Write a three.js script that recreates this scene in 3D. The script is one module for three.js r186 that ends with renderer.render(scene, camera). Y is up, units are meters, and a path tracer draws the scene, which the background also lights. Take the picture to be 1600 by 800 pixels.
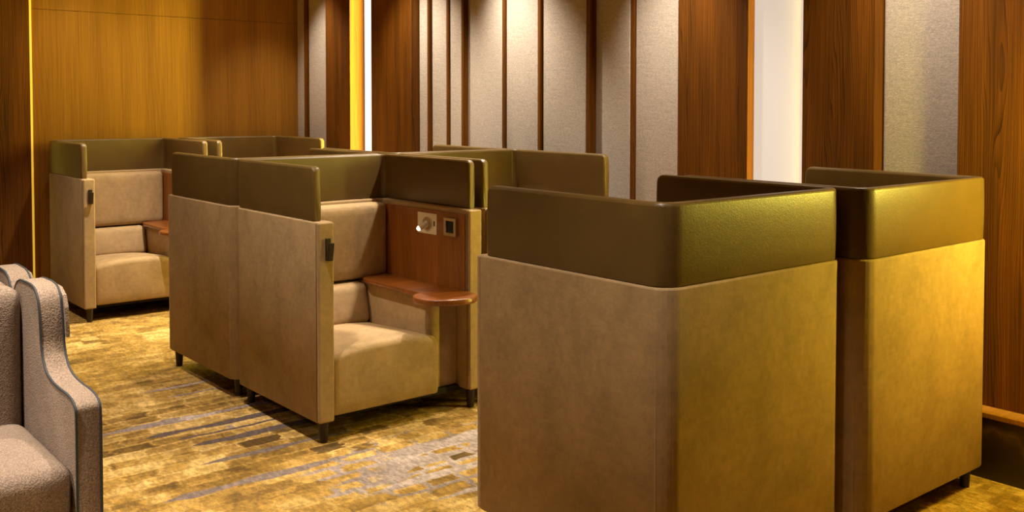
import * as THREE from 'three';
import { RoundedBoxGeometry } from 'three/addons/geometries/RoundedBoxGeometry.js';
import { mergeGeometries, toCreasedNormals } from 'three/addons/utils/BufferGeometryUtils.js';
import { RectAreaLightUniformsLib } from 'three/addons/lights/RectAreaLightUniformsLib.js';

RectAreaLightUniformsLib.init();
const scene = new THREE.Scene();
scene.background = new THREE.Color(0x000000);
const renderer = new THREE.WebGLRenderer({ antialias: true });
renderer.toneMapping = THREE.LinearToneMapping;
renderer.toneMappingExposure = 1.0;
renderer.shadowMap.enabled = true;

// ------------------------------------------------------------------ camera
const rad = (d) => d * Math.PI / 180;
const camera = new THREE.PerspectiveCamera(2 * Math.atan(400 / 1575.84) * 180 / Math.PI, 2, 0.05, 60);
camera.position.set(0, 1.6, 0);
camera.rotation.order = 'YXZ';
camera.rotation.set(rad(-1.955), rad(-41.714), rad(0.152));
camera.setViewOffset(1600, 800, 800 - 908.03, 400 - 215.98, 1600, 800);
scene.add(camera);

// ------------------------------------------------------------------ light settings
const WARM = new THREE.Color().setRGB(1.0, 0.87, 0.71);       // ceiling downlights
const AMBER = new THREE.Color().setRGB(1.0, 0.83, 0.11);      // niche strips and floor lamp
const CEILING = 3.0;
// [x, z, candela, half angle in degrees, x and z of the spot on the floor it is aimed at]
const DOWNLIGHTS = [
  // washing the linen wall
  [3.84, -8.2, 11, 42, 4.08, -8.1], [3.84, -6.6, 18, 46, 4.0, -6.6], [3.84, -5.5, 22, 45, 4.03, -5.5], [3.84, -3.92, 18, 41, 4.05, -3.92], [3.84, -2.45, 11, 47, 4.0, -2.45],
  // washing the end wall
  [2.4, -8.35, 3, 44, 2.4, -8.5], [3.0, -8.35, 2.5, 40, 2.95, -8.5],
  // aimed at the seats
  [3.75, -4.72, 32, 26, 2.35, -4.75], [2.75, -7.1, 34, 30, 2.6, -8.0], [3.55, -7.15, 14, 30, 3.6, -7.9], [2.6, -5.5, 14, 28, 2.6, -6.0],
  // along the carpet aisle
  [1.66, -6.4, 3, 40, 1.66, -6.4], [1.66, -5.2, 16, 40, 1.66, -5.2], [1.6, -3.9, 20, 40, 1.7, -3.8], [1.5, -2.0, 17, 40, 1.5, -2.0],
  [0.55, -3.95, 31, 30, 0.55, -3.8], [0.9, -7.4, 17, 42, 1.3, -7.4], [-1.2, -3.3, 42, 48, -0.7, -3.3],
];
const NICHE_POWER = 270;        // radiance of the light strips in the wall niches
const LAMP_POWER = 7;           // candela of the floor lamp beside the wall

// ------------------------------------------------------------------ noise and textures
function hash(x, y, s) {
  let h = Math.imul(x | 0, 374761393) ^ Math.imul(y | 0, 668265263) ^ Math.imul(s | 0, 1274126177);
  h = Math.imul(h ^ (h >>> 13), 1274126177); h ^= h >>> 16;
  return (h >>> 0) / 4294967296;
}
function vnoise(x, y, px, py, s) {               // tileable value noise, periods px, py (integers)
  const xi = Math.floor(x), yi = Math.floor(y); let fx = x - xi, fy = y - yi;
  fx = fx * fx * (3 - 2 * fx); fy = fy * fy * (3 - 2 * fy);
  const m = (a, n) => ((a % n) + n) % n;
  const x0 = m(xi, px), x1 = m(xi + 1, px), y0 = m(yi, py), y1 = m(yi + 1, py);
  const a = hash(x0, y0, s), b = hash(x1, y0, s), c = hash(x0, y1, s), d = hash(x1, y1, s);
  return a + (b - a) * fx + (c - a) * fy + (a - b - c + d) * fx * fy;
}
function fbm(u, v, fu, fv, s, oct = 4) {         // u, v in 0..1, fu, fv integer base frequencies
  let r = 0, w = 0.5, t = 0;
  for (let i = 0; i < oct; i++) { r += w * vnoise(u * fu, v * fv, fu, fv, s + i * 17); t += w; w *= 0.5; fu *= 2; fv *= 2; }
  return r / t;
}
function makeTexture(w, h, fn, srgb, sizeU, sizeV) {
  const data = new Uint8Array(w * h * 4), c = [0, 0, 0];
  for (let y = 0; y < h; y++) for (let x = 0; x < w; x++) {
    fn(x / w, y / h, c, x, y);
    const i = (y * w + x) * 4;
    for (let k = 0; k < 3; k++) data[i + k] = Math.max(0, Math.min(255, c[k]));
    data[i + 3] = 255;
  }
  const t = new THREE.DataTexture(data, w, h);
  t.magFilter = THREE.LinearFilter; t.minFilter = THREE.LinearMipmapLinearFilter; t.generateMipmaps = true;
  t.wrapS = t.wrapT = THREE.RepeatWrapping;
  if (srgb) t.colorSpace = THREE.SRGBColorSpace;
  t.repeat.set(1 / sizeU, 1 / sizeV); t.needsUpdate = true;
  return t;
}
const mix = (a, b, t) => a + (b - a) * t;
const clamp = (x, a = 0, b = 1) => Math.max(a, Math.min(b, x));
const smooth = (a, b, x) => { const t = clamp((x - a) / (b - a)); return t * t * (3 - 2 * t); };
const grey = (c, v) => { c[0] = c[1] = c[2] = v; };

// suede upholstery: soft mottling with short vertical streaks
const suedeMap = makeTexture(1024, 1024, (u, v, c, x, y) => {
  const n = fbm(u, v, 7, 6, 11, 5), m = fbm(u, v, 44, 36, 23, 3), w = fbm(u, v, 18, 90, 27, 2), f = hash(x, y, 5) - 0.5;
  const k = 0.96 + 0.16 * (n - 0.5) + 0.12 * (m - 0.5) + 0.05 * (w - 0.5) + 0.05 * f;
  c[0] = 166 * k; c[1] = 138 * k; c[2] = 98 * k;
}, true, 0.9, 0.9);
const suedeBump = makeTexture(512, 512, (u, v, c, x, y) => grey(c, 255 * (0.6 * fbm(u, v, 50, 40, 31, 3) + 0.4 * hash(x, y, 9))), false, 0.4, 0.4);
const leatherMap = makeTexture(512, 512, (u, v, c, x, y) => {
  const k = 0.95 + 0.14 * (fbm(u, v, 6, 6, 41, 4) - 0.5) + 0.03 * (hash(x, y, 3) - 0.5);
  c[0] = 100 * k; c[1] = 77 * k; c[2] = 36 * k;
}, true, 0.7, 0.7);
const leatherBump = makeTexture(512, 512, (u, v, c) => grey(c, 255 * fbm(u, v, 90, 90, 47, 2)), false, 0.3, 0.3);

// walnut: wavy vertical grain with cathedral loops
function woodTexture(w, h, dark, light, su, sv, lines, seed, contrast) {
  return makeTexture(w, h, (u, v, c, x, y) => {
    const warp = fbm(u, v, 3, 1, seed, 4) - 0.5;
    const drift = fbm(u, v, 2, 1, seed + 3, 3);
    const ring = u * lines + warp * lines * 0.34 + drift * 3;
    const id = Math.floor(ring), fr = ring - id;
    const tone = hash(((id % lines) + lines) % lines, 0, seed + 7);
    const line = Math.pow(fr, 3.2) * (0.5 + 0.5 * tone);
    const fine = fbm(u, v, 220, 7, seed + 11, 2) - 0.5, broad = fbm(u, v, 9, 2, seed + 15, 3) - 0.5;
    const k = clamp(0.62 - contrast * line + 0.5 * fine + 0.55 * broad);
    for (let i = 0; i < 3; i++) c[i] = mix(dark[i], light[i], k);
  }, true, su, sv);
}
const walnutMap = woodTexture(1024, 1024, [50, 27, 2], [134, 79, 12], 0.62, 1.9, 54, 101, 0.55);
const goldMap = woodTexture(1024, 1024, [110, 71, 17], [166, 116, 36], 0.9, 2.6, 40, 201, 0.22);
const redwoodMap = woodTexture(512, 512, [94, 52, 9], [172, 104, 28], 0.5, 1.2, 22, 301, 0.3);
const linenMap = makeTexture(512, 512, (u, v, c, x, y) => {
  const k = 0.93 + 0.10 * (fbm(u, v, 8, 200, 61, 2) - 0.5) + 0.20 * (fbm(u, v, 70, 130, 67, 2) - 0.5) + 0.22 * (hash(x, y >> 1, 71) - 0.5);
  c[0] = 192 * k; c[1] = 179 * k; c[2] = 164 * k;
}, true, 0.5, 0.5);
const linenBump = makeTexture(512, 512, (u, v, c, x, y) => grey(c, 255 * (0.5 * fbm(u, v, 60, 170, 73, 2) + 0.5 * hash(x >> 1, y, 75))), false, 0.5, 0.5);
const tweedMap = makeTexture(512, 512, (u, v, c, x, y) => {
  const k = 0.9 + 0.3 * (vnoise(u * 170, v * 170, 170, 170, 81) - 0.5) + 0.22 * (hash(x >> 1, y >> 1, 83) - 0.5) + 0.1 * (fbm(u, v, 6, 6, 85, 3) - 0.5);
  c[0] = 152 * k; c[1] = 131 * k; c[2] = 114 * k;
}, true, 0.45, 0.45);
const tweedBump = makeTexture(512, 512, (u, v, c, x, y) => grey(c, 255 * vnoise(u * 170, v * 170, 170, 170, 81)), false, 0.45, 0.45);
const stoneMap = makeTexture(512, 512, (u, v, c) => {
  const vein = Math.pow(1 - Math.abs(2 * fbm(u, v, 3, 3, 91, 5) - 1), 18), b = fbm(u, v, 5, 5, 95, 4);
  const k = 0.7 + 0.6 * b;
  c[0] = 44 * k + 46 * vein; c[1] = 30 * k + 34 * vein; c[2] = 20 * k + 24 * vein;
}, true, 1.2, 1.2);

// carpet: woven blocks of gold running along x, broken by grey streaks
const CARPET = 6.4;                              // metres a side; texture origin at world (-2.1, -8.6)
const CX0 = -2.1, CZ0 = -8.6;
// grey streaks woven along x: [x from, x to, z, width, tone]
const STREAKS = [
  [1.35, 2.3, -5.11, 0.05, 0.62], [1.84, 2.02, -5.105, 0.05, 1.0], [1.58, 2.4, -4.92, 0.045, 0.12], [1.7, 2.2, -4.80, 0.03, 0.15], [1.72, 2.4, -4.67, 0.045, 0.12], [1.66, 2.4, -4.40, 0.04, 0.35], [1.38, 2.2, -4.08, 0.055, 0.4],
  [1.85, 2.5, -5.72, 0.035, 0.7], [1.93, 2.4, -5.54, 0.03, 0.5], [1.1, 1.5, -6.1, 0.03, 0.5], [2.4, 3.4, -6.9, 0.05, 0.5], [1.2, 2.0, -3.2, 0.05, 0.5], [0.6, 1.6, -2.6, 0.06, 0.5], [2.2, 4.1, -3.95, 0.07, 0.75], [2.0, 4.1, -3.62, 0.05, 0.85], [2.2, 4.0, -3.38, 0.05, 0.8],
  [3.2, 4.13, -1.62, 0.03, 0.05], [3.3, 4.13, -1.86, 0.025, 0.05], [3.2, 4.13, -2.02, 0.03, 0.1],
];
const carpetMap = makeTexture(2048, 2048, (u, v, c, x, y) => {
  const wx = CX0 + u * CARPET, wz = CZ0 + v * CARPET;
  // tufted edges: outlines waver by a few tufts
  const e1 = (fbm(u, v, 110, 260, 401, 2) - 0.5) * 0.045, e2 = (fbm(u, v, 150, 110, 403, 2) - 0.5) * 0.018;
  const A0 = u * CARPET + e1, B0 = v * CARPET + e2;
  const block = (rowH, l0, l1, seed) => {        // random tone of the block at this place, and how near its rim
    const rv = B0 / rowH, row = Math.floor(rv), len = l0 + l1 * hash(row, 1, seed), uu = A0 / len + hash(row, 2, seed) * 7, col = Math.floor(uu);
    return [hash(col, row, seed + 1), hash(col, row, seed + 2), Math.min(rv - row, 1 - rv + row) * rowH, Math.min(uu - col, 1 - uu + col) * len];
  };
  const b1 = block(0.098, 0.085, 0.13, 411), b2 = block(0.047, 0.04, 0.07, 421), b3 = block(0.17, 0.15, 0.2, 431);
  const field = fbm(u, v, 10, 14, 441, 3) - 0.5, mid = fbm(u, v, 46, 60, 445, 3) - 0.5, busy = smooth(0.40, 0.62, fbm(u, v, 7, 9, 449, 2));
  let k = 0.60 + 0.55 * field + 0.36 * mid + (b1[0] - 0.5) * (0.26 + 0.5 * busy) + (b2[0] - 0.5) * 0.30 + (b3[0] - 0.5) * 0.26;
  if (b1[1] > 0.82) k -= 0.42 * (0.35 + 0.65 * busy);
  k += 0.30 * busy * smooth(0.014, 0.006, Math.min(b1[2], b1[3]));   // pale joints between the blocks
  k = clamp(k);
  const A = [94, 68, 20], B = [166, 128, 54], C = [218, 182, 110];
  for (let i = 0; i < 3; i++) c[i] = k < 0.5 ? mix(A[i], B[i], k * 2) : mix(B[i], C[i], k * 2 - 1);
  // grey ground: dense in front of the lamp-lit booth, where the blocks stand apart in it
  const dens = 1.25 * Math.exp(-(((wx - 2.75) / 0.85) ** 2) - (((wz + 3.72) / 0.42) ** 2)) + 0.45 * Math.exp(-(((wx - 2.05) / 0.22) ** 2) - (((wz + 4.80) / 0.16) ** 2));
  const rim = Math.min(b1[2], b1[3]);
  let g = smooth(0.55, 0.75, dens * (1.05 * smooth(0.022, 0.012, rim) + 0.85 * smooth(0.53, 0.63, fbm(u, v, 15, 34, 451, 3)) + 0.3 * (b1[1] < 0.2)));
  let tone = 0.25 + 0.9 * fbm(u, v, 14, 40, 455, 3) * (0.5 + 0.5 * dens);
  for (const [x0, x1, sz, sw, st] of STREAKS) {
    const dz = Math.abs(wz - sz + e2 * 0.7 + 0.02 * (fbm(u, 0.5, 30, 1, 461, 2) - 0.5)); if (dz > sw) continue;
    const t = (wx - x0 + e1) / (x1 - x0); if (t < 0 || t > 1) continue;
    const half = sw * 0.62 * smooth(0, 0.16, t) * (0.55 + 0.9 * vnoise(wx * 6 + 60, sz * 9 + 90, 4096, 4096, 465));
    if (dz < half) { g = 1; tone = st; }
  }
  const G0 = [86, 70, 66], G1 = [194, 176, 164];
  tone = clamp(tone);
  for (let i = 0; i < 3; i++) c[i] = mix(c[i], mix(G0[i], G1[i], tone), g);
  const pile = 0.92 + 0.24 * (hash(x, y, 471) - 0.5) + 0.26 * (vnoise(u * 620, (v + u * 0.25) * 260, 620, 260, 473) - 0.5);
  for (let i = 0; i < 3; i++) c[i] *= pile;
}, true, 1, 1);
const carpetBump = makeTexture(512, 512, (u, v, c, x, y) => grey(c, 255 * (0.6 * vnoise(u * 150, v * 150, 150, 150, 471) + 0.4 * hash(x, y, 473))), false, 0.7 / CARPET, 0.7 / CARPET);

// ------------------------------------------------------------------ materials
const M = {
  suede: new THREE.MeshPhysicalMaterial({ map: suedeMap, bumpMap: suedeBump, bumpScale: 0.0006, roughness: 0.74, specularIntensity: 0.5 }),
  leather: new THREE.MeshPhysicalMaterial({ ior: 1.5, map: leatherMap, bumpMap: leatherBump, bumpScale: 0.0003, roughness: 0.4 }),
  walnut: new THREE.MeshPhysicalMaterial({ map: walnutMap, roughness: 0.55, specularIntensity: 0.35 }),
  gold: new THREE.MeshPhysicalMaterial({ map: goldMap, roughness: 0.55, specularIntensity: 0.5 }),
  redwood: new THREE.MeshStandardMaterial({ map: redwoodMap, roughness: 0.45 }),
  tablewood: new THREE.MeshPhysicalMaterial({ map: redwoodMap, color: 0xe0cebc, roughness: 0.35, clearcoat: 0.5, clearcoatRoughness: 0.25 }),
  linen: new THREE.MeshStandardMaterial({ map: linenMap, bumpMap: linenBump, bumpScale: 0.0008, roughness: 0.92 }),
  tweed: new THREE.MeshStandardMaterial({ map: tweedMap, bumpMap: tweedBump, bumpScale: 0.0012, roughness: 0.95 }),
  piping: new THREE.MeshStandardMaterial({ color: 0x2c3138, roughness: 0.7 }),
  seam: new THREE.MeshStandardMaterial({ color: 0x2a2016, roughness: 0.9 }),
  legwood: new THREE.MeshStandardMaterial({ color: 0x24120b, roughness: 0.5 }),
  stone: new THREE.MeshStandardMaterial({ map: stoneMap, roughness: 0.35 }),
  carpet: new THREE.MeshStandardMaterial({ map: carpetMap, bumpMap: carpetBump, bumpScale: 0.004, roughness: 1 }),
  plaster: new THREE.MeshStandardMaterial({ color: 0x94703f, roughness: 0.95 }),
  whitePanel: new THREE.MeshStandardMaterial({ color: 0xf2ece2, roughness: 0.8 }),
  plate: new THREE.MeshStandardMaterial({ color: 0xd8cfc0, roughness: 0.4, metalness: 0.1 }),
  steel: new THREE.MeshStandardMaterial({ color: 0xb4a68c, roughness: 0.32, metalness: 0.85 }),
  black: new THREE.MeshStandardMaterial({ color: 0x0c0c0b, roughness: 0.25 }),
  base: new THREE.MeshStandardMaterial({ color: 0x120d09, roughness: 0.9 }),
  bulb: new THREE.MeshStandardMaterial({ color: 0xffffff, emissive: 0xffe0b0, emissiveIntensity: 6 }),
  dimBulb: new THREE.MeshStandardMaterial({ color: 0xe8e2d4, roughness: 0.3 }),
  downGlow: new THREE.MeshStandardMaterial({ color: 0xffffff, emissive: 0xffe3b8, emissiveIntensity: 2 }),
  nicheGlow: new THREE.MeshStandardMaterial({ color: 0x8c8680, emissive: new THREE.Color().setRGB(0.62, 0.53, 0.45), emissiveIntensity: 1 }),
  nicheBright: new THREE.MeshStandardMaterial({ color: 0xf2ece2, emissive: new THREE.Color().setRGB(1.0, 0.95, 0.85), emissiveIntensity: 1.3 }),
  stripGlow: new THREE.MeshStandardMaterial({ color: 0xffe9a0, emissive: new THREE.Color().setRGB(1.0, 0.8, 0.3), emissiveIntensity: 1.5 }),
  slotGlow: new THREE.MeshStandardMaterial({ color: 0xffd060, emissive: new THREE.Color().setRGB(0.62, 0.36, 0.03), emissiveIntensity: 1 }),
  shadeGlow: new THREE.MeshStandardMaterial({ color: 0xe8c060, emissive: new THREE.Color().setRGB(1.0, 0.7, 0.2), emissiveIntensity: 1.4, side: THREE.DoubleSide }),
};

// ------------------------------------------------------------------ helpers
const taken = {};
function numbered(name) { const n = taken[name] = (taken[name] ?? -1) + 1; return n ? name + '_' + String(n).padStart(3, '0') : name; }
function uvMetres(g, ou = 0, ov = 0) {           // texture coordinates in metres, projected along the main axis of each face
  const q = g.index ? g.toNonIndexed() : g, p = q.attributes.position, n = q.attributes.normal, uv = new Float32Array(p.count * 2);
  for (let i = 0; i < p.count; i += 3) {
    let nx = 0, ny = 0, nz = 0;
    for (let k = 0; k < 3; k++) { nx += Math.abs(n.getX(i + k)); ny += Math.abs(n.getY(i + k)); nz += Math.abs(n.getZ(i + k)); }
    for (let k = 0; k < 3; k++) {
      const x = p.getX(i + k), y = p.getY(i + k), z = p.getZ(i + k), j = (i + k) * 2;
      if (ny > nx && ny > nz) { uv[j] = z; uv[j + 1] = x; } else if (nx > nz) { uv[j] = z; uv[j + 1] = y; } else { uv[j] = x; uv[j + 1] = y; }
      uv[j] += ou; uv[j + 1] += ov;
    }
  }
  q.setAttribute('uv', new THREE.BufferAttribute(uv, 2));
  return q;
}
function mesh(name, geometry, material, parent) {
  const m = new THREE.Mesh(geometry, material);
  m.castShadow = m.receiveShadow = true;
  if (parent) { m.name = name; parent.add(m); } else { m.name = numbered(name); scene.add(m); }
  return m;
}
function thing(name, label, category, [x, y, z] = [0, 0, 0], turn = 0, group) {
  const o = new THREE.Group(); o.name = numbered(name); scene.add(o);
  o.position.set(x, y, z); o.rotation.y = turn; o.userData = { label, category };
  if (group) o.userData.group = group;
  return o;
}
function structure(name, label, category) {
  const o = new THREE.Group(); o.name = numbered(name); o.userData = { label, category, kind: 'structure' }; scene.add(o); return o;
}
function boxAt(x0, x1, y0, y1, z0, z1, r = 0, ou = 0, ov = 0) {
  const w = x1 - x0, h = y1 - y0, d = z1 - z0;
  const g = r > 0 ? new RoundedBoxGeometry(w, h, d, 2, Math.min(r, w / 2.01, h / 2.01, d / 2.01)) : new THREE.BoxGeometry(w, h, d);
  g.translate((x0 + x1) / 2, (y0 + y1) / 2, (z0 + z1) / 2);
  return uvMetres(g, ou, ov);
}
function shadows(light) { light.castShadow = true; if (light.shadow?.mapSize) light.shadow.mapSize.set(1024, 1024); if (light.shadow) light.shadow.bias = -0.0005; return light; }

// ------------------------------------------------------------------ the room
const XL = -3.2, XR = 4.42, ZB = -8.82, ZF = 3.2;
{ // floor
  const g = new THREE.BoxGeometry(XR - XL + 0.4, 0.1, ZF - ZB + 0.4); g.translate((XL + XR) / 2, -0.05, (ZB + ZF) / 2);
  const p = g.attributes.position, uv = g.attributes.uv;
  for (let i = 0; i < p.count; i++) uv.setXY(i, (p.getX(i) - CX0) / CARPET, (p.getZ(i) - CZ0) / CARPET);
  const f = mesh('floor', g, M.carpet); f.userData = { kind: 'structure', label: 'gold and grey patterned woven carpet', category: 'floor' };
}
{
  const c = structure('ceiling', 'plain tan plastered ceiling', 'ceiling');
  mesh('ceiling_slab', boxAt(XL - 0.2, XR + 0.2, CEILING, CEILING + 0.15, ZB - 0.2, ZF + 0.2), M.plaster, c);
  const l = structure('wall_left', 'plain tan side wall of the lounge', 'wall');
  mesh('wall_slab', boxAt(XL - 0.15, XL, 0, CEILING, ZB - 0.15, ZF + 0.15), M.plaster, l);
  const n = structure('wall_front', 'plain tan wall behind the viewer', 'wall');
  mesh('wall_slab', boxAt(XL - 0.15, XR + 0.15, 0, CEILING, ZF, ZF + 0.15), M.plaster, n);
}
{ // wood-clad end wall, a joint runs across it
  const b = structure('wall_back', 'golden wood veneer end wall with a horizontal joint', 'wall');
  mesh('wall_slab', boxAt(XL - 0.15, XR + 0.15, 0, CEILING, ZB - 0.15, ZB - 0.02), M.base, b);
  const JOINT = 2.337;
  mesh('wood_panel', boxAt(2.0, 4.34, 0, JOINT - 0.0015, ZB - 0.02, ZB, 0, 0.13), M.gold, b);
  mesh('wood_panel', boxAt(2.0, 4.34, JOINT + 0.0015, CEILING, ZB - 0.02, ZB, 0, 0.13), M.gold, b);
  // dark pier left of the veneer, standing proud of it
  for (let k = 0; k < 6; k++) mesh('dark_wood_panel', boxAt(2.03 - 0.62 * (k + 1) + 0.001, 2.03 - 0.62 * k - 0.001, 0, CEILING, ZB - 0.02, ZB + 0.09, 0, 0.31 * k, 0.4), M.walnut, b);
}
{ // slot of light between the pier and the veneer
  const s = thing('light_slot', 'thin amber light slot between dark wood pier and golden end wall', 'light', [2.045, 0, ZB + 0.02]);
  mesh('diffuser', boxAt(-0.0145, 0.014, 0.02, CEILING - 0.02, -0.0195, 0.012, 0.003), M.slotGlow, s);
  const l = new THREE.RectAreaLight(AMBER, 1.2, 0.026, 2.9); l.position.set(0, 1.5, 0.014); l.rotation.y = Math.PI; l.name = 'slot_light';
  s.add(shadows(l));
}
{ // long side wall: walnut piers, linen panels with walnut strips, two lit niches
  const w = structure('wall_right', 'side wall of walnut piers and upholstered linen panels with wood strips', 'wall');
  const XW = 4.235, XP = 4.30;
  mesh('wall_slab', boxAt(XR, XR + 0.15, 0, CEILING, ZB - 0.15, ZF + 0.15), M.base, w);
  const pier = (z0, z1, k) => mesh('wood_panel', boxAt(XW, XR, 0, CEILING, z0, z1, 0.003, 0.237 * k, 0.41 * k), M.walnut, w);
  const spans = [[-8.13, -7.70], [-7.347, -6.735], [-3.926, -3.42], [-3.07, -2.654], [-2.235, -1.35], [0.3, 0.8], [1.15, 1.65]];
  spans.forEach(([a, b], k) => pier(a, b, k + 1));
  // linen panels: corner points [x, z]; each panel spans two of them
  const panel = (x0, z0, x1, z1) => {
    const dx = x1 - x0, dz = z1 - z0, L = Math.hypot(dx, dz) - 0.004;
    const g = new RoundedBoxGeometry(0.05, CEILING - 0.002, L, 3, 0.014); g.translate(0.025, CEILING / 2, 0);
    const q = uvMetres(g, z0 * 0.7, 0);
    const m = mesh('fabric_panel', q, M.linen, w); m.position.set((x0 + x1) / 2, 0, (z0 + z1) / 2); m.rotation.y = Math.atan2(dx, dz);
  };
  const strip = (x, z, wd = 0.03, out = 0.022) => mesh('wood_strip', boxAt(x - out, XR, 0, CEILING, z - wd / 2, z + wd / 2, 0.003, z, 0.2), M.walnut, w);
  panel(XP, ZB + 0.002, XP, -8.655); strip(XP, -8.62, 0.06, 0.012); panel(XP, -8.585, XP, -8.135);
  const zAt = (z, x) => z * x / 4.235;           // z along the sight line measured on the plane of the piers
  // where two panels meet they may stand at different depths: [x of the far panel, x of the near panel, z on the plane of the piers]
  const pts = [[4.30, 4.30, -6.63], [4.31, 4.31, -6.468], [4.32, 4.32, -6.229], [4.33, 4.375, -6.033], [4.265, 4.285, -5.56], [4.30, 4.30, -5.151], [4.305, 4.375, -4.679], [4.262, 4.285, -4.298], [4.30, 4.30, -3.87]];
  for (let i = 0; i + 1 < pts.length; i++) {
    const a = [pts[i][1], zAt(pts[i][2], pts[i][1])], b = [pts[i + 1][0], zAt(pts[i + 1][2], pts[i + 1][0])];
    const L = Math.hypot(b[0] - a[0], b[1] - a[1]), ux = (b[0] - a[0]) / L, uz = (b[1] - a[1]) / L;
    const s = i ? 0.017 : 0.002, e = i + 2 < pts.length ? 0.017 : 0.002;
    panel(a[0] + ux * s, a[1] + uz * s, b[0] - ux * e, b[1] - uz * e);
    if (i) { const x = Math.min(pts[i][0], pts[i][1]); strip(x, zAt(pts[i][2], x) , 0.028, [0, 0.02, 0.008, 0.012, 0.0, 0.018, 0.012, 0.0][i]); }
  }
  panel(XP, -2.652, XP, -2.237);
  for (let z = -1.35; z < 0.25; z += 0.4125) panel(XP, z + 0.002, XP, z + 0.41);
  for (let z = 1.65; z < 3.1; z += 0.5) panel(XP, z + 0.002, XP, z + 0.498);
  // niche backs
  // a niche is a glowing back panel and a light strip that stands behind the edge of the next pier, aimed into the room
  const niche = (name, label, z0, z1, xb, glow, stripW, stripIn, tilt, power) => {
    const t = thing(name, label, 'light', [xb, 0, (z0 + z1) / 2], 0, undefined);
    const d = (z1 - z0) / 2 - 0.001;
    mesh('back_panel', boxAt(0.012, XR - xb - 0.001, 0, CEILING, -d, d), M.whitePanel, t);
    mesh('diffuser', boxAt(0, 0.011, 0.01, CEILING - 0.01, -d, d, 0.002), glow, t);
    mesh('light_strip', boxAt(-0.004, -0.0005, 0.15, CEILING - 0.15, d - stripIn - stripW, d - stripIn - 0.001), M.stripGlow, t);
    const l = new THREE.RectAreaLight(AMBER, power, stripW - 0.002, CEILING - 0.3); l.position.set(-0.0055, CEILING / 2, d - stripIn - stripW / 2); l.rotation.y = Math.PI / 2 - tilt; l.name = 'niche_light';
    t.add(shadows(l));
  };
  niche('light_niche', 'narrow bright light niche between walnut piers behind the far booths', -7.70, -7.347, 4.376, M.nicheBright, 0.04, 0.165, 0, NICHE_POWER * 1.15);
  niche('light_niche', 'wide white glowing wall niche between two dark walnut piers', -3.42, -3.07, 4.285, M.nicheGlow, 0.03, 0, 0.42, NICHE_POWER);
}
{ // stone ledge along the foot of the side wall
  const b = structure('baseboard_right', 'dark stone ledge at the foot of the walnut wall', 'baseboard');
  mesh('stone_riser', boxAt(4.135, 4.234, 0, 0.262, ZB + 0.001, ZF), M.stone, b);
  mesh('ledge_top', boxAt(4.13, 4.234, 0.2625, 0.285, ZB + 0.001, ZF, 0.003), M.gold, b);
}

// ------------------------------------------------------------------ privacy booths
const W = 0.936, D = 0.959, T = 0.082, HB = 0.10, H1 = 1.046, H2 = 1.303;
// local frame of the builder: x from the outer face of one arm, z from the front (negative towards the back)
const place = (g) => g.translate(-W / 2, 0, D / 2);
function extrudePlan(shape, y0, y1, bevel) {     // plan drawn in (x, -z), extruded upwards
  const g = new THREE.ExtrudeGeometry(shape, { depth: y1 - y0 - 2 * bevel, bevelEnabled: true, bevelThickness: bevel, bevelSize: bevel, bevelOffset: -bevel, bevelSegments: 4, curveSegments: 14 });
  g.rotateX(-Math.PI / 2); g.translate(0, y0 + bevel, 0);
  return g;
}
function shellGeometry() {
  const s = new THREE.Shape(), r = 0.075, f = 0.026, i = 0.018;
  s.moveTo(0, f); s.lineTo(T, f); s.lineTo(T, D - T - i); s.quadraticCurveTo(T, D - T, T + i, D - T); s.lineTo(W - T - i, D - T); s.quadraticCurveTo(W - T, D - T, W - T, D - T - i); s.lineTo(W - T, f);
  s.lineTo(W, f); s.lineTo(W, D - r); s.absarc(W - r, D - r, r, 0, Math.PI / 2); s.lineTo(r, D); s.absarc(r, D - r, r, Math.PI / 2, Math.PI); s.lineTo(0, f);
  return uvMetres(toCreasedNormals(extrudePlan(s, HB, H1, 0.009), 0.6), 0.3);
}
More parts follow.
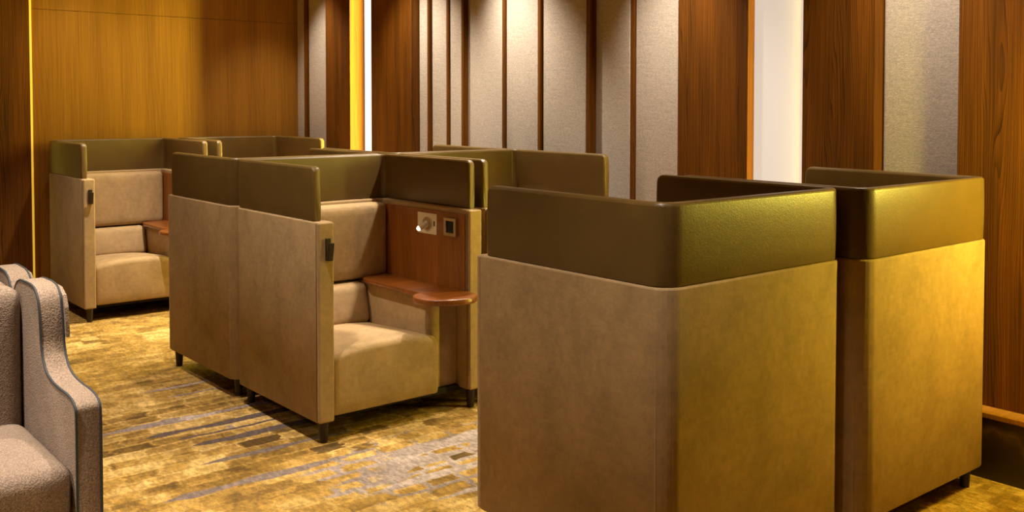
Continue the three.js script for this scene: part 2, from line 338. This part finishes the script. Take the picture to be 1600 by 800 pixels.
function bolsterGeometry() {                     // leather band: a wall swept along a U with rounded top and rounded ends
  const th = 0.040, inset = 0.006, rec = 0.055, rc = 0.052, off = inset + th / 2, path = [];
  const add = (x, z) => path.push([x, z]);
  const zf = -rec, zb = -(D - off), xl = off, xr = W - off, ER = 0.034;
  for (let k = 0; k <= 8; k++) add(xl, zf - ER * (1 - Math.cos(k / 8 * Math.PI / 2)));
  for (let k = 1; k < 12; k++) add(xl, mix(zf - ER, zb + rc, k / 12));
  for (let k = 0; k <= 10; k++) { const a = Math.PI + k / 10 * Math.PI / 2; add(xl + rc + rc * Math.cos(a), zb + rc + rc * Math.sin(a)); }
  for (let k = 1; k < 12; k++) add(mix(xl + rc, xr - rc, k / 12), zb);
  for (let k = 0; k <= 10; k++) { const a = -Math.PI / 2 + k / 10 * Math.PI / 2; add(xr - rc + rc * Math.cos(a), zb + rc + rc * Math.sin(a)); }
  for (let k = 1; k < 12; k++) add(xr, mix(zb + rc, zf - ER, k / 12));
  for (let k = 8; k >= 0; k--) add(xr, zf - ER * (1 - Math.cos(k / 8 * Math.PI / 2)));
  const n = path.length, rings = [], rt = 0.013, rb = 0.007, y0 = H1 - 0.001;
  for (let i = 0; i < n; i++) {
    const a = path[Math.max(0, i - 1)], b = path[Math.min(n - 1, i + 1)];
    let tx = b[0] - a[0], tz = b[1] - a[1]; const L = Math.hypot(tx, tz) || 1; tx /= L; tz /= L;
    const nx = -tz, nz = tx;
    const dEnd = Math.min(Math.abs(path[i][1] - zf), 1), arm = i <= 8 || i >= n - 9;
    const drop = arm ? ER - Math.sqrt(Math.max(0, ER * ER - (ER - dEnd) ** 2)) : 0;
    const thin = arm ? 1 - 0.35 * Math.pow(1 - Math.min(1, dEnd / 0.012), 2) : 1;
    const y1 = H2 - drop, h = th / 2 * thin, sec = [];
    const r1 = Math.min(rt, h * 0.95);
    for (let k = 0; k <= 5; k++) { const q = k / 5 * Math.PI / 2; sec.push([h - rb + rb * Math.sin(q), y0 + rb - rb * Math.cos(q)]); }
    for (let k = 0; k <= 2; k++) sec.push([h + 0.0025 * Math.sin((k + 1) / 4 * Math.PI), mix(y0 + rb, y1 - r1, (k + 1) / 4)]);
    for (let k = 0; k <= 6; k++) { const q = k / 6 * Math.PI / 2; sec.push([h - r1 + r1 * Math.cos(q), y1 - r1 + r1 * Math.sin(q)]); }
    const full = sec.concat(sec.slice().reverse().map(([x, y]) => [-x, y]));
    rings.push(full.map(([o, y]) => [path[i][0] + nx * o, y, path[i][1] + nz * o]));
  }
  const pos = [], idx = [], m = rings[0].length;
  rings.forEach((r) => r.forEach((p) => pos.push(...p)));
  for (let i = 0; i + 1 < n; i++) for (let k = 0; k < m; k++) { const a = i * m + k, b = i * m + (k + 1) % m, c = a + m, d = b + m; idx.push(a, b, c, b, d, c); }
  for (const [base, flip] of [[0, false], [(n - 1) * m, true]]) for (let k = 1; k + 1 < m; k++) flip ? idx.push(base, base + k, base + k + 1) : idx.push(base, base + k + 1, base + k);
  let g = new THREE.BufferGeometry(); g.setAttribute('position', new THREE.Float32BufferAttribute(pos, 3)); g.setIndex(idx);
  g = toCreasedNormals(g, 0.7);
  return uvMetres(g);
}
function cushion(x0, x1, y0, y1, z0, z1, r, crownY = 0, crownZ = 0, shear = 0) {
  const g = new RoundedBoxGeometry(x1 - x0, y1 - y0, z1 - z0, 5, r), w = x1 - x0, h = y1 - y0, d = z1 - z0;
  // finer faces so that the crown bends them
  const b = new THREE.BoxGeometry(w, h, d, 18, 14, 18), p = b.attributes.position, v = new THREE.Vector3(), q = new THREE.Vector3(), nrm = [];
  const ix = w / 2 - r, iy = h / 2 - r, iz = d / 2 - r;
  for (let i = 0; i < p.count; i++) {
    v.fromBufferAttribute(p, i);
    // pull grid lines towards the edges so that the rounding is well sampled
    const warp = (t, half) => { const s = t / half; return half * Math.sign(s) * (1 - Math.pow(Math.max(0, 1 - Math.abs(s)), 1.5)); };
    v.set(warp(v.x, w / 2), warp(v.y, h / 2), warp(v.z, d / 2));
    q.set(clamp(v.x, -ix, ix), clamp(v.y, -iy, iy), clamp(v.z, -iz, iz));
    const o = v.clone().sub(q); if (o.lengthSq() > 1e-12) o.setLength(r);
    q.add(o);
    const cx = 1 - (2 * q.x / w) ** 2, cy = 1 - (2 * q.y / h) ** 2, cz = 1 - (2 * q.z / d) ** 2;
    if (q.y > 0) q.y += crownY * Math.max(0, cx) ** 0.6 * Math.max(0, cz) ** 0.6 * (q.y / (h / 2));
    if (q.z > 0) q.z += crownZ * Math.max(0, cx) ** 0.6 * Math.max(0, cy) ** 0.6 * (q.z / (d / 2));
    q.z += shear * (q.y / h);
    p.setXYZ(i, q.x, q.y, q.z);
  }
  b.deleteAttribute('normal'); b.deleteAttribute('uv');
  const s = toCreasedNormals(b, 0.9); s.translate((x0 + x1) / 2, (y0 + y1) / 2, (z0 + z1) / 2);
  g.dispose();
  return uvMetres(s);
}
function seatGeometry() {                        // upholstered block: soft front edge, crowned top, crisp sides
  const x0 = 0.0845, x1 = 0.6815, zf = -0.026, zb = -0.75, yb = 0.116, n = 26, rings = [];
  for (let i = 0; i <= n; i++) {
    const t = -Math.cos(i / n * Math.PI), x = (x0 + x1) / 2 + t * (x1 - x0) / 2, edge = Math.min(x - x0, x1 - x), er = 0.016;
    const inset = edge < er ? er - Math.sqrt(Math.max(0, er * er - (er - edge) ** 2)) : 0;
    const crown = 0.034 * (1 - Math.pow(Math.abs(t), 2.6)), yf = 0.404 + crown - inset, yk = 0.368 + crown * 0.5 - inset, f = zf - inset, r = 0.04, p = [];
    p.push([zb, yb + inset], [f - 0.012, yb + inset]);
    for (let k = 1; k <= 3; k++) { const q = k / 3 * Math.PI / 2; p.push([f - 0.012 + 0.012 * Math.sin(q), yb + inset + 0.012 - 0.012 * Math.cos(q)]); }
    for (let k = 1; k <= 3; k++) p.push([f + 0.004 * Math.sin(k / 4 * Math.PI) * (1 - t * t), mix(yb + 0.012 + inset, yf - r, k / 4)]);
    for (let k = 0; k <= 9; k++) { const q = k / 9 * Math.PI / 2; p.push([f - r + r * Math.cos(q), yf - r + r * Math.sin(q)]); }
    for (let k = 1; k <= 8; k++) { const q = k / 8; p.push([mix(f - r, zb, q), mix(yf, yk, q) + 0.010 * Math.sin(q * Math.PI) * (1 - t * t)]); }
    rings.push(p.map(([z, y]) => [x, y, z]));
  }
  const m = rings[0].length, pos = rings.flat(2), idx = [];
  for (let i = 0; i < n; i++) for (let k = 0; k < m; k++) { const a = i * m + k, b = i * m + (k + 1) % m; idx.push(a, a + m, b, b, a + m, b + m); }
  for (let k = 1; k + 1 < m; k++) idx.push(0, k, k + 1, n * m, n * m + k + 1, n * m + k);
  const g = new THREE.BufferGeometry(); g.setAttribute('position', new THREE.Float32BufferAttribute(pos, 3)); g.setIndex(idx);
  return uvMetres(toCreasedNormals(g, 0.6));
}
function tabletGeometry() {                      // rounded leaf at the front of the shelf
  const s = new THREE.Shape();
  // drawn in (x, -z)
  s.moveTo(0.855, 0.02); s.lineTo(0.70, 0.125); s.bezierCurveTo(0.62, 0.165, 0.53, 0.10, 0.545, 0.0); s.bezierCurveTo(0.56, -0.13, 0.72, -0.185, 0.80, -0.135); s.bezierCurveTo(0.85, -0.10, 0.856, -0.05, 0.855, 0.02);
  return uvMetres(toCreasedNormals(extrudePlan(s, 0.592, 0.624, 0.008), 0.7));
}
function shelfGeometry() {
  const s = new THREE.Shape();
  s.moveTo(0.853, 0.03); s.lineTo(0.853, 0.855); s.lineTo(0.66, 0.76); s.lineTo(0.645, 0.70); s.lineTo(0.645, 0.14); s.quadraticCurveTo(0.66, 0.08, 0.72, 0.06); s.lineTo(0.853, 0.03);
  return uvMetres(toCreasedNormals(extrudePlan(s, 0.594, 0.620, 0.006), 0.7));
}
function consoleGeometry() {
  const s = new THREE.Shape(), f = 0.115, r = 0.05;
  s.moveTo(0.684, 0.862); s.lineTo(0.684, f + r); s.quadraticCurveTo(0.684, f, 0.684 + r, f); s.lineTo(0.850, f); s.lineTo(0.850, 0.862); s.lineTo(0.684, 0.862);
  return uvMetres(toCreasedNormals(extrudePlan(s, 0.115, 0.592, 0.006), 0.6));
}
function legGeometry() { const g = new THREE.CylinderGeometry(0.025, 0.0185, HB + 0.004, 18); g.translate(0, (HB + 0.004) / 2, 0); return g; }
function hookGeometry() {
  const s = new THREE.Shape();                   // side profile in (z out of the arm, y)
  s.moveTo(0, 0.968); s.lineTo(0.007, 0.968); s.lineTo(0.008, 0.885); s.lineTo(0.016, 0.882); s.lineTo(0.034, 0.950); s.lineTo(0.042, 0.950); s.lineTo(0.027, 0.869); s.lineTo(0, 0.868); s.lineTo(0, 0.968);
  const g = new THREE.ExtrudeGeometry(s, { depth: 0.022, bevelEnabled: true, bevelThickness: 0.0015, bevelSize: 0.0015, bevelSegments: 2 });
  g.rotateY(-Math.PI / 2); g.translate(0.058, 0, 0.0025);
  return uvMetres(g);
}
const G = {
  shell: place(shellGeometry()), bolster: place(bolsterGeometry()),
  end: [boxAt(0.001, T - 0.001, HB + 0.001, H1 - 0.001, -0.0255, 0, 0.010, 0.2), boxAt(W - T + 0.001, W - 0.001, HB + 0.001, H1 - 0.001, -0.0255, 0, 0.010, 0.5)].map(place),
  seat: place(seatGeometry()),
  lumbar: place(cushion(0.086, 0.680, 0.372, 0.592, -0.90, -0.715, 0.035, 0, 0.012, -0.05)),
  back: place(cushion(0.086, 0.845, 0.602, 1.030, -0.905, -0.792, 0.035, 0, 0.016)),
  console: place(consoleGeometry()), shelf: place(shelfGeometry()), tablet: place(tabletGeometry()),
  wood: place(boxAt(0.8475, 0.8535, 0.618, 1.020, -0.862, -0.034, 0, 0.2, 0.1)),
  leg: legGeometry(), hook: place(hookGeometry()),
  board: place(boxAt(0.09, W - 0.09, 0.088, 0.116, -0.85, -0.09)),
  plate: place(boxAt(0.8435, 0.8474, 0.888, 1.002, -0.478, -0.290, 0.0015)),
  ring: place(uvMetres(new THREE.TorusGeometry(0.038, 0.004, 10, 32).rotateY(Math.PI / 2).scale(1, 1, 1.35).translate(0.8435, 0.945, -0.378))),
  dish: place(uvMetres(new THREE.CylinderGeometry(0.034, 0.034, 0.003, 28).rotateZ(Math.PI / 2).scale(1, 1, 1.35).translate(0.8425, 0.945, -0.378))),
  head: place(uvMetres(new THREE.CylinderGeometry(0.015, 0.019, 0.055, 20).rotateZ(Math.PI / 2).rotateZ(0.45).rotateY(-0.25).translate(0.822, 0.933, -0.385))),
  lens: place(uvMetres(new THREE.SphereGeometry(0.013, 16, 12).translate(0.797, 0.920, -0.392))),
  button: place(boxAt(0.8415, 0.8436, 0.935, 0.962, -0.316, -0.308)),
  frame: place((() => { const s = new THREE.Shape(); s.moveTo(-0.055, -0.048); s.lineTo(0.055, -0.048); s.lineTo(0.055, 0.048); s.lineTo(-0.055, 0.048); s.lineTo(-0.055, -0.048);
    const h = new THREE.Path(); h.moveTo(-0.036, -0.031); h.lineTo(-0.036, 0.031); h.lineTo(0.036, 0.031); h.lineTo(0.036, -0.031); h.lineTo(-0.036, -0.031); s.holes.push(h);
    const g = new THREE.ExtrudeGeometry(s, { depth: 0.014, bevelEnabled: true, bevelThickness: 0.002, bevelSize: 0.002, bevelOffset: -0.002, bevelSegments: 2 }); g.rotateY(-Math.PI / 2); g.translate(0.8454, 0.947, -0.148); return uvMetres(g); })()),
  insert: place(boxAt(0.838, 0.8474, 0.915, 0.979, -0.185, -0.111)),
  keys: [0, 1, 2, 3].map((k) => place(boxAt(0.8365, 0.8381, 0.922 + 0.014 * k, 0.933 + 0.014 * k, -0.178, -0.118, 0.0007))),
};
function booth(label, x0, zFront, facing, lit, group) {
  // facing 1: the seat opens towards +z, x0 is the outer face at smaller x; -1: turned about
  const z = facing > 0 ? zFront - D / 2 : zFront + D / 2;
  const t = thing('privacy_booth', label, 'booth seat', [x0 + W / 2, 0, z], facing > 0 ? 0 : Math.PI, group);
  const sh = mesh('upholstered_shell', G.shell, M.suede, t);
  G.end.forEach((g) => mesh('arm_end', g, M.suede, sh));
  mesh('leather_screen', G.bolster, M.leather, t).userData.label = 'dark olive leather screen band';
  mesh('seat', G.seat, M.suede, t); mesh('lumbar_cushion', G.lumbar, M.suede, t); mesh('back_cushion', G.back, M.suede, t);
  mesh('side_console', G.console, M.suede, t);
  mesh('wood_panel', G.wood, M.redwood, t).userData.label = 'reddish wood inner panel';
  mesh('shelf', G.shelf, M.tablewood, t); mesh('tablet', G.tablet, M.tablewood, t).userData.label = 'rounded glossy wood tablet';
  mesh('base_board', G.board, M.base, t);
  for (const [lx, lz] of [[0.045, -0.045], [W - 0.045, -0.045], [0.06, -D + 0.07], [W - 0.06, -D + 0.07]]) { const l = mesh('leg', G.leg, M.legwood, t); l.position.set(lx - W / 2, 0, lz + D / 2); }
  mesh('coat_hook', G.hook, M.legwood, t).userData.label = 'small dark wood hook';
  const lamp = mesh('reading_lamp', G.plate, M.plate, t); lamp.userData.label = 'cream reading lamp plate with swivel head';
  mesh('swivel_ring', G.ring, M.plate, lamp); mesh('dish', G.dish, M.steel, lamp); mesh('lamp_head', G.head, M.plate, lamp); mesh('lens', G.lens, lit ? M.bulb : M.dimBulb, lamp); mesh('switch', G.button, M.black, lamp);
  const out = mesh('power_outlet', G.frame, M.steel, t); out.userData.label = 'steel framed power outlet';
  mesh('insert', G.insert, M.black, out); G.keys.forEach((g) => mesh('socket_row', g, M.base, out));
  if (lit) {
    const p = new THREE.SpotLight(WARM, 0.5, 0, rad(55), 0.8, 2); p.position.set(0.797 - W / 2, 0.920, -0.392 + D / 2); p.target.position.set(0.45 - W / 2, 0.45, -0.42 + D / 2); p.name = 'reading_light';
    t.add(shadows(p)); t.add(p.target); p.target.name = 'reading_light_target';
  }
  return t;
}
booth('taupe suede booth with a lit reading lamp and empty seat', 2.186, -4.28, 1, true);
booth('taupe suede booth between the reading-lamp booth and the fabric-panelled wall', 2.186 + 0.974, -4.28, 1, false);
booth('taupe suede booth back to back with the reading-lamp booth, along the carpet aisle', 2.186, -5.261 - D, -1, false);
booth('taupe suede booth by the fabric-panelled wall, opening towards the golden end wall', 2.186 + 0.974, -5.261 - D, -1, false);
booth('taupe suede booth at the golden end wall beside the amber light slot', 2.144, -7.793, 1, false);
booth('taupe suede booth at the golden end wall in front of the narrow light niche', 3.144, -7.793, 1, false);
booth('taupe suede booth turned away, rounded corner and plain back, beside the open carpet', 2.172, -2.057 - D, -1, false);
booth('yellow-lit taupe suede booth turned away beside the dark stone ledge', 3.111, -1.978 - D, -1, false);

// ------------------------------------------------------------------ wing armchairs, back to back
function profilePoints(step) {
  const up = [[0.395, 0.60], [0.388, 0.628], [0.36, 0.645], [0.30, 0.654], [0.20, 0.655], [0.11, 0.662], [0.045, 0.682], [0.005, 0.72], [-0.012, 0.76], [-0.020, 0.81], [-0.030, 0.865], [-0.048, 0.915], [-0.085, 0.944], [-0.14, 0.953], [-0.22, 0.953], [-0.30, 0.948], [-0.355, 0.925], [-0.385, 0.88], [-0.395, 0.82]];
  const c = new THREE.CatmullRomCurve3(up.map(([z, y]) => new THREE.Vector3(0, y, z)), false, 'centripetal');
  return [new THREE.Vector3(0, 0.09, 0.395), ...c.getPoints(step), new THREE.Vector3(0, 0.09, -0.395)];
}
function armchairGeometry() {
  const pts = profilePoints(70), half = 0.36, th = 0.078, res = {};
  const shape = new THREE.Shape(pts.map((p) => new THREE.Vector2(p.z, p.y)));
  const arm = () => { const g = new THREE.ExtrudeGeometry(shape, { depth: th - 0.012, bevelEnabled: true, bevelThickness: 0.006, bevelSize: 0.006, bevelOffset: -0.006, bevelSegments: 3 }); g.rotateY(-Math.PI / 2); return g; };
  res.arms = [1, -1].map((s) => { const g = arm(); g.translate(s > 0 ? half - 0.006 : -half + th - 0.006, 0, 0); return uvMetres(toCreasedNormals(g, 0.6)); });
  const pipe = (x) => { const c = new THREE.CatmullRomCurve3(pts.map((p) => new THREE.Vector3(x, p.y - 0.001, p.z)), false, 'centripetal'); return uvMetres(new THREE.TubeGeometry(c, 150, 0.0042, 8)); };
  res.pipes = [[half - 0.003, half - th + 0.002], [-half + 0.003, -half + th - 0.002]].map((a) => a.map(pipe));
  // outer side panel, stepping at the foot of the wing
  const wing = new THREE.Shape();
  [[0.0, 0.775], [-0.004, 0.83], [-0.012, 0.88], [-0.035, 0.92], [-0.09, 0.943], [-0.2, 0.944], [-0.30, 0.938], [-0.36, 0.9], [-0.385, 0.84], [-0.385, 0.775], [0.0, 0.775]].forEach(([z, y], i) => i ? wing.lineTo(z, y) : wing.moveTo(z, y));
  res.wings = [1, -1].map((s) => { const g = new THREE.ExtrudeGeometry(wing, { depth: 0.008, bevelEnabled: true, bevelThickness: 0.003, bevelSize: 0.003, bevelOffset: -0.003, bevelSegments: 2 }); g.rotateY(-Math.PI / 2); g.translate(s > 0 ? half + 0.011 : -half - 0.003, 0, 0); return uvMetres(g); });
  res.back = cushion(-half + th + 0.001, half - th - 0.001, 0.09, 0.922, -0.392, -0.245, 0.045, 0.012, 0.012);
  res.seat = cushion(-half + th + 0.001, half - th - 0.001, 0.25, 0.445, -0.25, 0.385, 0.055, 0.016, 0.006);
  res.rail = boxAt(-half + th, half - th, 0.09, 0.249, -0.24, 0.372, 0.012);
  res.leg = new THREE.CylinderGeometry(0.022, 0.016, 0.092, 14).translate(0, 0.046, 0);
  return res;
}
const AG = armchairGeometry();
function armchair(label, x, z, turn) {
  const t = thing('armchair', label, 'armchair', [x, 0, z], turn, 'wing armchairs standing back to back');
  AG.arms.forEach((g, i) => { const a = mesh('arm', g, M.tweed, t); AG.pipes[i].forEach((p) => { mesh('piping', p, M.piping, a).userData.label = 'dark blue-grey piping'; }); mesh('wing_panel', AG.wings[i], M.tweed, a); });
  mesh('backrest', AG.back, M.tweed, t); mesh('seat', AG.seat, M.tweed, t); mesh('seat_rail', AG.rail, M.tweed, t);
  for (const lx of [-0.32, 0.32]) for (const lz of [-0.35, 0.35]) { const l = mesh('leg', AG.leg, M.legwood, t); l.position.set(lx, 0, lz); }
}
armchair('grey-brown tweed wing armchair with dark piping, its seat in view', 0.63, -3.825, 0);
armchair('grey-brown tweed wing armchair backed against the other, only its wing top showing', 0.63, -4.64, Math.PI);

// ------------------------------------------------------------------ lamps outside the frame
const LG = { ring: new THREE.TorusGeometry(0.058, 0.012, 10, 28).rotateX(Math.PI / 2), disc: new THREE.CylinderGeometry(0.046, 0.046, 0.01, 24) };
for (const [x, z, cd, ang, tx, tz] of DOWNLIGHTS) {
  const t = thing('ceiling_downlight', 'small round recessed downlight in the brown ceiling', 'downlight', [x, CEILING, z], 0, 'recessed ceiling downlights');
  const r = mesh('trim_ring', LG.ring, M.steel, t); r.position.y = -0.010;
  const d = mesh('lens', LG.disc, M.downGlow, t); d.position.y = -0.005;
  const s = new THREE.SpotLight(WARM, cd, 0, rad(ang), 1, 2); s.position.set(0, -0.03, 0); s.target.position.set(tx - x, -CEILING, tz - z); s.shadow.radius = 2; s.name = 'downlight';
  t.add(shadows(s)); t.add(s.target); s.target.name = 'downlight_target';
}
{
  const t = thing('floor_lamp', 'standing lamp with amber fabric shade by the linen wall', 'lamp', [3.97, 0, -1.3]);
  mesh('base', new THREE.LatheGeometry([[0, 0], [0.14, 0], [0.14, 0.015], [0.03, 0.03], [0.012, 0.06]].map(([a, b]) => new THREE.Vector2(a, b)), 32), M.steel, t);
  mesh('pole', new THREE.CylinderGeometry(0.011, 0.011, 1.32, 14).translate(0, 0.70, 0), M.steel, t);
  mesh('lamp_shade', new THREE.CylinderGeometry(0.11, 0.15, 0.3, 36, 1, true).translate(0, 1.43, 0), M.shadeGlow, t);
  const p = new THREE.PointLight(AMBER, LAMP_POWER, 0, 2); p.position.set(0, 1.45, 0); p.shadow.radius = 4; p.name = 'lamp_light'; t.add(shadows(p));
}
renderer.render(scene, camera);
